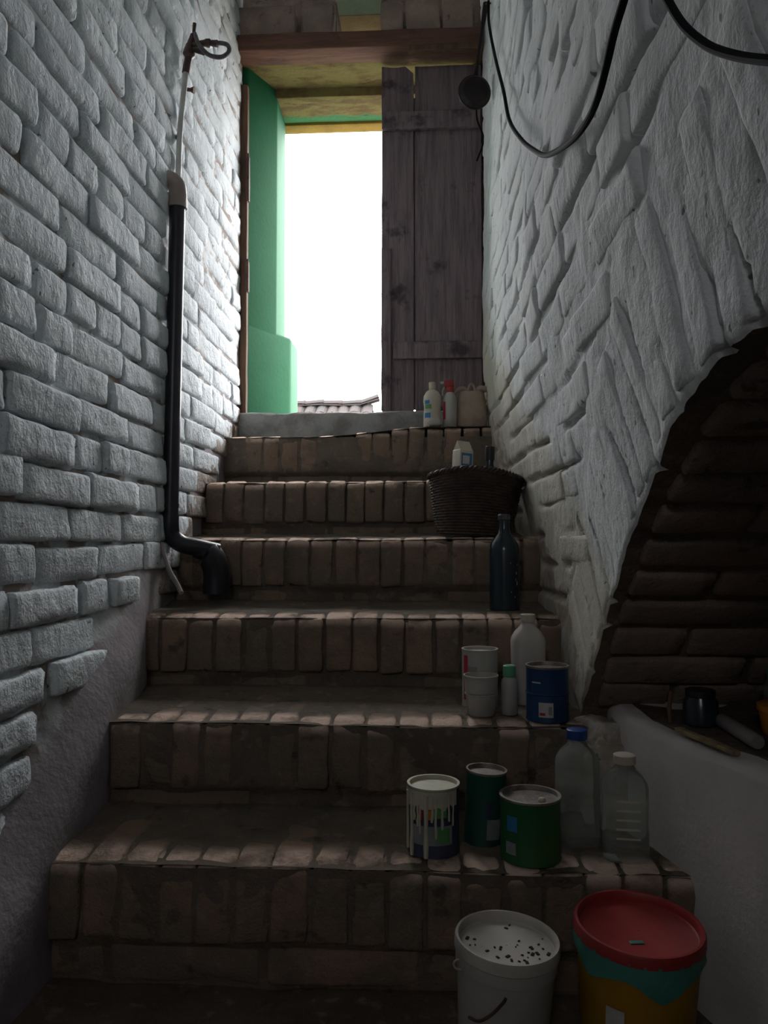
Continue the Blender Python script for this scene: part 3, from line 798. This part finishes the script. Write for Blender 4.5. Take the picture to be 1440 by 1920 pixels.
# ------------------------------------------------------------------ things on the steps
def arc_patch(r, a0, a1, z0, z1, n=10, nzv=2, t=.0008):
    g = MB(); A = np.linspace(a0, a1, n)
    g.grid(lambda a, z: ((r + t) * np.sin(a), -(r + t) * np.cos(a), z), A, np.linspace(z0, z1, nzv))
    return g
def can(name, label, cat, x, y, z, r, h, m, lid=True, tilt=(0, 0, 0), group=None, lidm=None):
    t = thing(name, label, cat, (x, y, z), tilt, group)
    MB().lathe([(0, .001), (r * .97, .001), (r, .0), (r, .004), (r * .985, .006), (r * .985, h - .008), (r, h - .005), (r * 1.015, h - .001), (r * 1.0, h), (r * .93, h - .002), (r * .93, h - .009), (r * .5, h - .010), (0, h - .010)], 40, cap=False).build('body', m, t)
    MB().lathe([(r * .90, h - .012), (r * 1.02, h - .003), (r * 1.02, h + .0005), (r * .92, h + .0005), (r * .90, h - .007), (0.001, h - .007)], 40, cap=False).build('rim', lidm or TIN, t)
    return t
SZ = [s[1] for s in STEPS]
# step 1
z1 = SZ[0]
t = can('paint_can', 'navy paint can with cream paint dripping down its side', 'paint can', .012, 1.532, z1, .0505, .128, NAVYCAN, lidm=PAINTD)
rr = .0505
lb = arc_patch(rr, -.9, .75, .024, .060, 14).build('label', LABELG, t)
arc_patch(rr, .15, .62, .03, .056, 6, t=.0014).build('label_print', GREENL, lb)
arc_patch(rr, -.62, -.42, .070, .098, 4).build('label_print', REDL, t)
arc_patch(rr, .0, .5, .075, .105, 6).build('label_print', GREENL, t)
arc_patch(rr, -.25, -.08, .072, .09, 4).build('label_print', ORANGE, t)
g = MB(); A = np.linspace(-1.5, 1.0, 60)
def drip_len(a):
    return .022 + .014 * (nz(a * 4, 2) + .6) 
g.grid(lambda a, v: ((rr + .0017) * math.sin(a), -(rr + .0017) * math.cos(a), .124 - v * drip_len(a)), A, np.linspace(0, 1, 4))
prun = g.build('paint_run', PAINTD, t)
for a, ln, w in ((-1.25, .11, .0032), (-.92, .118, .0042), (-.62, .06, .003), (-.52, .074, .0022), (-.28, .117, .0055), (-.05, .05, .003), (.08, .08, .003), (.32, .064, .003), (.6, .05, .0026), (.8, .06, .002), (-.78, .05, .003)):
    pts = [((rr + .0012) * math.sin(a + .03 * nz(k, a * 7)), -(rr + .0012) * math.cos(a), .118 - ln * k / 6) for k in range(7)]
    MB().tube(pts, [w, w * .9, w * .8, w * .75, w * .8, w, w * .8], 7).build('paint_drip', PAINTD, prun)
t = can('paint_can', 'tall dark green paint can at the back of the lowest step', 'paint can', .112, 1.578, z1, .0405, .142, DGREENCAN, tilt=(0, .05, 0))
arc_patch(.0405, .05, .75, .016, .055, 8).build('label', LABELG, t)
arc_patch(.0405, -.1, .3, .058, .088, 6).build('label_print', NAVYCAN, t)
t = can('paint_can', 'wide bright green paint can at the edge of the lowest step', 'paint can', .196, 1.508, z1, .0575, .116, GREENCAN, tilt=(0, 0, 0))
arc_patch(.0575, -.95, -.55, .06, .088, 6).build('label_print', BLUEL, t)
arc_patch(.0575, -1.0, -.6, .018, .04, 6).build('label_print', LABELG, t)
MB().lathe([(0, 0), (.006, .001), (.0075, .006), (.005, .010), (0, .011)], 14, (.018, -.03, .109), cap=False).build('paint_blob', PAINTD, t)

def jug(name, label, x, y, z, w, d, h, m, capm, cat='bottle', rz=0, grip=False, nk=.017):
    t = thing(name, label, cat, (x, y, z), (0, 0, rz))
    g = MB(); rows = [(0, .90), (.012, 1.0), (.25, 1.0), (.40, .97), (.46, .985), (.70, 1.0), (.74, .95), (.80, .78), (.86, .50), (.90, nk * 2 / w), (.94, nk * 2 / w)]
    seg = 40; V = []; Fc = []
    for zz, s in rows:
        for k in range(seg):
            a = 2 * PI * k / seg; e = .62 if s > .7 else .62 + (1 - .62) * (1 - (s - .3) / .4 if s > .3 else 1)
            ca, sa = math.cos(a), math.sin(a)
            V.append((math.copysign(abs(ca) ** e, ca) * w / 2 * s, math.copysign(abs(sa) ** e, sa) * (d / 2 * s if s > .7 else max(d / 2 * s, nk * .9)), zz * h))
    for i in range(len(rows) - 1):
        for k in range(seg): Fc.append((i * seg + k, i * seg + (k + 1) % seg, (i + 1) * seg + (k + 1) % seg, (i + 1) * seg + k))
    Fc.append(tuple(range(seg - 1, -1, -1))); b = (len(rows) - 1) * seg; Fc.append(tuple(range(b, b + seg)))
    g.add(V, Fc); g.build('body', m, t)
    MB().lathe([(nk * 1.2, h * .915), (nk * 1.22, h * .92), (nk * 1.22, h * .995), (nk * 1.1, h)], 24).build('cap', capm, t)
    return t
t = jug('clear_jug', 'clear plastic jug with a blue screw cap on the lowest step', .300, 1.585, z1, .080, .080, .222, CLEARP, BLUEP, rz=.25)
t = jug('clear_jug', 'dusty ribbed clear jug with a cream cap beside the parapet', .376, 1.515, z1, .084, .080, .192, CLEARP, CREAMP, rz=-.1)
for q in range(5):
    MB().grid(lambda x, zz: (x, -.0412, zz), np.linspace(-.022, .022, 3), np.linspace(.045 + q * .017, .049 + q * .017, 2)).build('rib', CREAMP, t)

# step 2
z2 = SZ[1]
t = can('white_tin', 'white tin with a red stripe behind the stacked cups', 'tin', .128, 1.895, z2, .0435, .138, WHITEP, lidm=WHITEP)
arc_patch(.0435, -1.1, -.78, .02, .125, 5).build('red_stripe', REDL, t)
arc_patch(.0435, -.75, -.2, .05, .1, 5).build('label', LABELG, t)
t = thing('stacked_cups', 'two stacked dirty white plastic cups on the second step', 'cup', (.124, 1.802, z2))
MB().lathe([(0, 0), (.029, 0), (.031, .003), (.0355, .046), (.0375, .047), (.0375, .050), (.034, .050)], 32, cap=False).build('lower_cup', WHITEP, t)
MB().lathe([(0, .008), (.030, .008), (.0345, .05), (.0365, .052), (.0385, .086), (.0400, .087), (.0400, .091), (.0375, .091), (.033, .03), (0, .026)], 32, cap=False).build('upper_cup', WHITEP, t)
t = thing('small_bottle', 'small white bottle with a mint green cap beside the cups', 'bottle', (.190, 1.812, z2))
MB().lathe([(0, 0), (.0175, 0), (.019, .003), (.019, .068), (.0175, .078), (.012, .085), (.012, .09)], 28).build('body', WHITEP, t)
MB().lathe([(.0135, .086), (.0145, .087), (.0145, .110), (.012, .112)], 24).build('cap', MINT, t)
t = jug('milky_bottle', 'milky white plastic bottle at the back of the second step', .249, 1.935, z2, .082, .075, .218, CLEARW, CREAMP, rz=.1, nk=.015)
t = can('blue_tin', 'blue tin with a small white label at right end of second step', 'tin', .270, 1.770, z2, .0475, .120, BLUECAN)
lb = arc_patch(.0475, -.55, .12, .012, .044, 8).build('label', LABELW, t)
arc_patch(.0475, -.10, .06, .018, .036, 4, t=.0014).build('label_print', LABELG, lb)
arc_patch(.0475, -.5, -.25, .016, .022, 4, t=.0014).build('label_print', REDL, lb)
arc_patch(.0475, -.9, -.45, .085, .088, 5).build('scratch', LABELW, t)
MB().lathe([(.0475, .058), (.0487, .060), (.0475, .062)], 36, cap=False).build('body_ring', BLUECAN, t)

# step 3: tall dark bottle
z3 = SZ[2]
t = thing('dark_bottle', 'tall dark glass bottle standing below the wicker basket', 'bottle', (.2185, 2.20, z3))
MB().lathe([(0, .004), (.034, .0), (.0415, .004), (.042, .02), (.042, .172), (.039, .190), (.028, .207), (.018, .220), (.0148, .235), (.0145, .262)], 36, cap=False).build('body', GLASSD, t)
MB().lathe([(.0145, .256), (.0175, .258), (.0178, .270), (.0150, .274), (.012, .274)], 24).build('mouth', simple('dusty_bottle_mouth', (.10, .10, .11), (.05, .05, .06), 60, .5), t)
for (a, zz, s) in ((.75, .105, .004), (.80, .075, .006), (.70, .088, .003), (.3, .135, .002), (.62, .04, .003), (.85, .13, .0025), (.35, .055, .002)):
    g = arc_patch(.042, a, a + s * 14, zz, zz + s * 1.8, 3); g.build('paint_speck', LABELW, t)

# step 4: wicker basket with a carton and a bottle in it
def basket():
    B = thing('wicker_basket', 'dark oval wicker basket on the fourth step by the right wall', 'basket', (.150, 2.515, .012), (0, .05, -.05))
    n = 96
    def ring(z, rx, ry, amp, ph, r):
        pts = []
        for k in range(n + 1):
            a = 2 * PI * k / n; w = 1 + amp * math.cos(18 * a + ph)
            sag = .012 * math.cos(2 * a) * (z / .2)
            pts.append((rx * w * math.cos(a), ry * w * math.sin(a), z - sag))
        return pts
    g = MB(); rows = 22
    for i in range(rows):
        f_ = i / (rows - 1); z = .008 + .186 * f_
        g.tube(ring(z, .112 + .036 * f_ ** .8, .080 + .022 * f_ ** .8, .012, PI * (i % 2), 0), .0050, 5, False)
    g.build('woven_wall', WICKER, B)
    for j in range(18):
        a = 2 * PI * j / 18
        pts = []
        for i in range(7):
            f_ = i / 6
            pts.append(((.112 + .036 * f_ ** .8) * math.cos(a), (.080 + .022 * f_ ** .8) * math.sin(a), .004 + .19 * f_ - .012 * math.cos(2 * a) * f_))
        MB().tube(pts, .0032, 6).build('stake', WICKER, B)
    for s in range(3):
        pts = []
        for k in range(n * 2 + 1):
            a = 2 * PI * k / (n * 2); q = 22 * a + s * 2 * PI / 3
            pts.append(((.149 + .006 * math.cos(q)) * math.cos(a), (.103 + .006 * math.cos(q)) * math.sin(a), .200 + .006 * math.sin(q) - .012 * math.cos(2 * a)))
        MB().tube(pts, .0046, 6, False).build('rim_braid', WICKER, B)
    MB().lathe([(0, .004), (1, .004), (1, .012), (0, .012)], 40, sx=.112, sy=.080, cap=False).build('base', WICKER, B)
basket()
t = thing('drink_carton', 'small patterned carton sticking up out of the wicker basket', 'carton', (.108, 2.520, .032), (0, .05, .55))
me = rbox('body', .052, .046, .262, .003, (1, 1, 1), 0, 9, 1, CREAMP); link('body', me, t, (0, 0, .131))
MB().add([(-.024, -.021, .26), (.024, -.021, .26), (.024, .021, .26), (-.024, .021, .26), (-.024, 0, .292), (.024, 0, .292)], [(0, 1, 5, 4), (2, 3, 4, 5), (1, 2, 5), (3, 0, 4), (3, 2, 1, 0)]).build('gable_top', CREAMP, t)
pp = MB().box(-.020, .020, -.0242, -.0232, .19, .25).build('print_panel', BLUEL, t)
MB().box(-.016, .010, -.0248, -.0240, .215, .242).build('print_mark', LABELW, pp)
t = thing('capped_bottle', 'dark bottle with a black cap standing in the wicker basket', 'bottle', (.194, 2.535, .027), (0, .05, 0))
MB().lathe([(0, 0), (.034, 0), (.036, .004), (.036, .16), (.03, .185), (.016, .205), (.0135, .22), (.0135, .27)], 28).build('body', GLASSD, t)
MB().lathe([(.0145, .235), (.016, .236), (.016, .278), (.014, .280)], 20).build('cap', DARK, t)

# step 6: bottles, bag
z6 = .449
t = thing('squeeze_bottle', 'cream squeeze bottle with a blue and green label by the door', 'bottle', (.0235, 3.068, z6))
MB().lathe([(0, 0), (.034, 0), (.036, .004), (.035, .04), (.033, .08), (.036, .105), (.034, .125), (.024, .142), (.0125, .150), (.012, .156)], 32, sy=.75).build('body', CREAMP, t)
MB().lathe([(.0135, .152), (.014, .153), (.014, .178), (.012, .180)], 20).build('cap', CREAMP, t)
for a0, a1, z0_, z1_, m in ((-.95, -.2, .035, .055, BLUEL), (-.95, -.1, .06, .068, LABELW), (-.9, -.1, .07, .088, GREENL), (-.95, -.3, .09, .105, BLUEL)):
    g = MB(); g.grid(lambda a, z: (.0368 * math.sin(a), -.0368 * .75 * math.cos(a), z), np.linspace(a0, a1, 8), [z0_, z1_]); g.build('label', m, t)
t = thing('spray_bottle', 'white spray bottle with a red head beside the cloth bag', 'bottle', (.094, 3.075, z6))
MB().lathe([(0, 0), (.026, 0), (.028, .004), (.028, .10), (.025, .122), (.014, .14), (.012, .148)], 28).build('body', WHITEP, t)
MB().lathe([(.0145, .140), (.0165, .142), (.0165, .160), (.012, .164)], 20).build('collar', REDP, t)
me = rbox('spray_head', .040, .020, .030, .005, (2, 1, 2), 0, 9, 1, REDP); link('spray_head', me, t, (-.004, 0, .174), (0, -.15, 0))
MB().tube([(-.022, 0, .178), (-.038, 0, .176)], [.007, .008], 12).build('nozzle', WHITEP, t)
MB().tube(catmull([(-.016, 0, .165), (-.028, 0, .150), (-.030, 0, .128)], 4), .004, 8).build('trigger', WHITEP, t)
g = arc_patch(.028, -1.2, -.7, .03, .1, 5); g.build('label', REDL, t)
# cloth bag
t = thing('cloth_bag', 'beige cloth bag tied shut in the corner by the door', 'bag', (.180, 3.105, z6), (0, 0, .05))
g = MB(); seg = 40; rows = [(0, .86), (.006, .98), (.03, 1.02), (.07, 1.0), (.11, .93), (.135, .84), (.146, .74), (.150, .5), (.149, .05)]
V = []; Fc = []
for zz, s in rows:
    for k_ in range(seg):
        a = 2 * PI * k_ / seg; ca, sa = math.cos(a), math.sin(a); wob = 1 + .035 * nz(a * 2.2, zz * 22, 5) + .02 * math.sin(9 * a + zz * 30) * smooth(zz / .14)
        V.append((math.copysign(abs(ca) ** .6, ca) * .060 * s * wob, math.copysign(abs(sa) ** .6, sa) * .040 * s * wob, zz + .004 * nz(a * 3, zz * 9)))
for i in range(len(rows) - 1):
    for k_ in range(seg): Fc.append((i * seg + k_, i * seg + (k_ + 1) % seg, (i + 1) * seg + (k_ + 1) % seg, (i + 1) * seg + k_))
Fc.append(tuple(range(seg - 1, -1, -1))); b = (len(rows) - 1) * seg; Fc.append(tuple(range(b, b + seg)))
g.add(V, Fc).build('sack', CLOTH, t)
for pts, rs in (([(-.012, -.006, .142), (-.03, -.008, .156), (-.05, -.006, .154), (-.066, -.004, .140)], [.007, .012, .012, .003]),
                ([(.012, -.006, .142), (.034, -.008, .160), (.056, -.006, .156), (.074, -.004, .148)], [.007, .012, .013, .003])):
    MB().tube(catmull(pts, 4), list(np.interp(np.linspace(0, 3, 13), [0, 1, 2, 3], rs)), 10).build('tied_ear', CLOTH, t)
MB().tube(catmull([(-.012, -.012, .140), (-.010, -.012, .165), (0, -.012, .176), (.010, -.012, .165), (.014, -.012, .142)], 4), .0055, 8).build('knot_loop', CLOTH, t)
me = rbox('crumpled_paper', .052, .03, .022, .010, (5, 3, 2), .010, 40, 3, WHITEP)
tag(link('crumpled_paper', me, None, (.034, 3.026, z6 + .012)), 'crumpled white paper at the foot of the squeeze bottle', 'paper')

# ------------------------------------------------------------------ buckets on the floor
def bucket(name, label, x, y, r, h, body, lidm, tilt):
    t = thing(name, label, 'bucket', (x, y, FLOOR + .006), tilt)
    MB().lathe([(0, 0), (r * .84, 0), (r * .86, .004), (r * .965, h - .035), (r * 1.0, h - .033), (r * 1.005, h - .012), (r * .98, h - .004), (r * .95, h - .004), (r * .84, .02), (0, .012)], 56, cap=False).build('body', body, t)
    MB().lathe([(r * 1.01, h - .014), (r * 1.035, h - .012), (r * 1.035, h + .002), (r * 1.015, h + .006), (r * .97, h + .006), (r * .945, h + .003), (r * .935, h - .007), (r * .90, h - .009), (.001, h - .009)], 56, cap=False).build('lid', lidm, t)
    return t
LIDW = simple('dusty_lid', (.50, .47, .42), (.36, .33, .29), 9, .7, .0012, 60, .3)
x, y = .119, 1.285
t = bucket('white_bucket', 'white plastic bucket with a dirt-flecked lid on the floor', x, y, .0815, .181, WHITEP, LIDW, (.03, .05, 0))
RB = random.Random(3)
for q in range(46):
    a, rad = RB.uniform(0, 2 * PI), .070 * math.sqrt(RB.random())
    if q > 6 and abs(a - 2.2) < .8: continue
    s = RB.choice((.0014, .0022, .0032, .0042))
    me = rbox('grime_fleck', s * 2, s * 1.2, .0016, .0005, (1, 1, 1), 0, 1, 1, GRIME)
    link('grime_fleck', me, t.children[1], (rad * math.cos(a), rad * math.sin(a), 0.181 - .0083), (0, 0, RB.uniform(0, 3)))
MB().tube([(-.0765 + .009 * math.cos(a), -.030 + .003 * math.sin(a), .152 + .006 * math.sin(a)) for a in np.linspace(0, 2 * PI, 17)], .0018, 8, False).build('ear', WHITEP, t)
MB().tube(catmull([(-.060, -.054, .086), (-.045, -.066, .089), (-.028, -.075, .106), (-.012, -.080, .128), (-.008, -.081, .136)], 5), .0023, 8).build('wire_handle', RUST, t)
x, y = .334, 1.298
t = bucket('yellow_bucket', 'yellow bucket with a red lid over teal plastic film', x, y, .0985, .207, YELP, REDP, (.06, .02, 0))
g = MB(); rr = .0985
A = np.linspace(-PI, PI, 90)
def hem(a): return .028 + .012 * fbm(a * 1.6, 3.0) + .022 * math.exp(-((a - .15) / .35) ** 2) + .010 * math.exp(-((a + 1.0) / .5) ** 2)
g.grid(lambda a, v: ((rr * 1.015 + .0015 + .002 * nz(a * 9, v * 3)) * math.sin(a), -(rr * 1.015 + .0015 + .002 * nz(a * 9, v * 3)) * math.cos(a), 0.199 - v * hem(a)), A, np.linspace(0, 1, 6))
o = g.build('film_skirt', TEAL, t, angle=None)
arc_patch(rr * .93, -.75, -.45, .02, .12, 5, t=.004).build('label', LABELW, t)
me = rbox('paint_smear', .022, .008, .0012, .0004, (3, 2, 1), .0006, 60, 1, TEAL); link('paint_smear', me, t, (-.012, -.035, .1988), (0, 0, .1))

# ------------------------------------------------------------------ clutter on the parapet in the vault
zp = PZ + .0045
a, b_ = onz(1262, 1367, zp + .008), onz(1372, 1413, zp + .008)
a.z = b_.z = zp + .006
d = (b_ - a); me = rbox('wooden_strip', d.length, .016, .008, .002, (6, 1, 1), .001, 20, 1, BAMBOO)
tag(link('wooden_strip', me, None, (a + b_) / 2 + Vector((.012, .01, 0)), (0, 0, math.atan2(d.y, d.x))), 'pale wooden strip lying along the edge of the parapet', 'strip')
a, b_ = onz(1333, 1350, zp + .014), onz(1388, 1392, zp + .014)
a.x += .02; b_.x += .03
dv = (b_ - a).normalized()
tag(MB().tube([a, a + dv * .004, b_ - dv * .004, b_], [.011, .0135, .0135, .011], 16).build('grey_tube', GREYT), 'grey plastic tube lying on the parapet', 'tube')
t = thing('dark_jar', 'dark jar standing behind the wooden strip on the parapet', 'jar', (.535, 1.56, zp))
MB().lathe([(0, 0), (.030, 0), (.033, .004), (.033, .045), (.026, .056), (.026, .060)], 24).build('body', GLASSD, t)
MB().lathe([(.027, .055), (.028, .056), (.028, .068), (.026, .069)], 24).build('lid', DARK, t)
tag(MB().tube([(.482, 1.575, zp - .002), (.480, 1.577, zp + .03), (.484, 1.576, zp + .062)], [.005, .0045, .004], 8).build('wooden_peg', FRAMEW), 'short brown wooden peg standing at the left end of the parapet', 'peg')
t = thing('orange_tub', 'cream tub with an orange rim at the right edge of the parapet', 'tub', (.665, 1.48, zp + .0))
MB().lathe([(0, 0), (.040, 0), (.043, .004), (.049, .045), (.0495, .05)], 36, cap=False).build('body', ORANGE, t)
MB().lathe([(.048, .045), (.052, .046), (.052, .056), (.048, .058), (.001, .058)], 36, cap=False).build('lid', ORANGE, t)
g = MB(); g.grid(lambda a, v: ((.0445 + v * .005) * math.sin(a), -(.0445 + v * .005) * math.cos(a), .008 + v * .036), np.linspace(-1.05, 1.2, 14), [0, 1]); g.build('label', CREAMP, t)
t = thing('green_lid_jar', 'glass jar with a green lid behind the orange tub', 'jar', (.715, 1.60, zp))
MB().lathe([(0, 0), (.036, 0), (.039, .004), (.039, .072), (.030, .082), (.030, .088)], 28).build('body', CLEARP, t)
MB().lathe([(.031, .084), (.033, .085), (.033, .102), (.031, .104)], 24).build('lid', MINT, t)
t = thing('red_tin', 'small red tin with a dark lid in front of the orange tub', 'tin', (.625, 1.345, zp))
MB().lathe([(0, 0), (.02, 0), (.021, .002), (.021, .03), (.020, .031)], 24).build('body', REDP, t)
MB().lathe([(.021, .028), (.0222, .029), (.0222, .036), (.02, .037)], 24).build('lid', DARK, t)
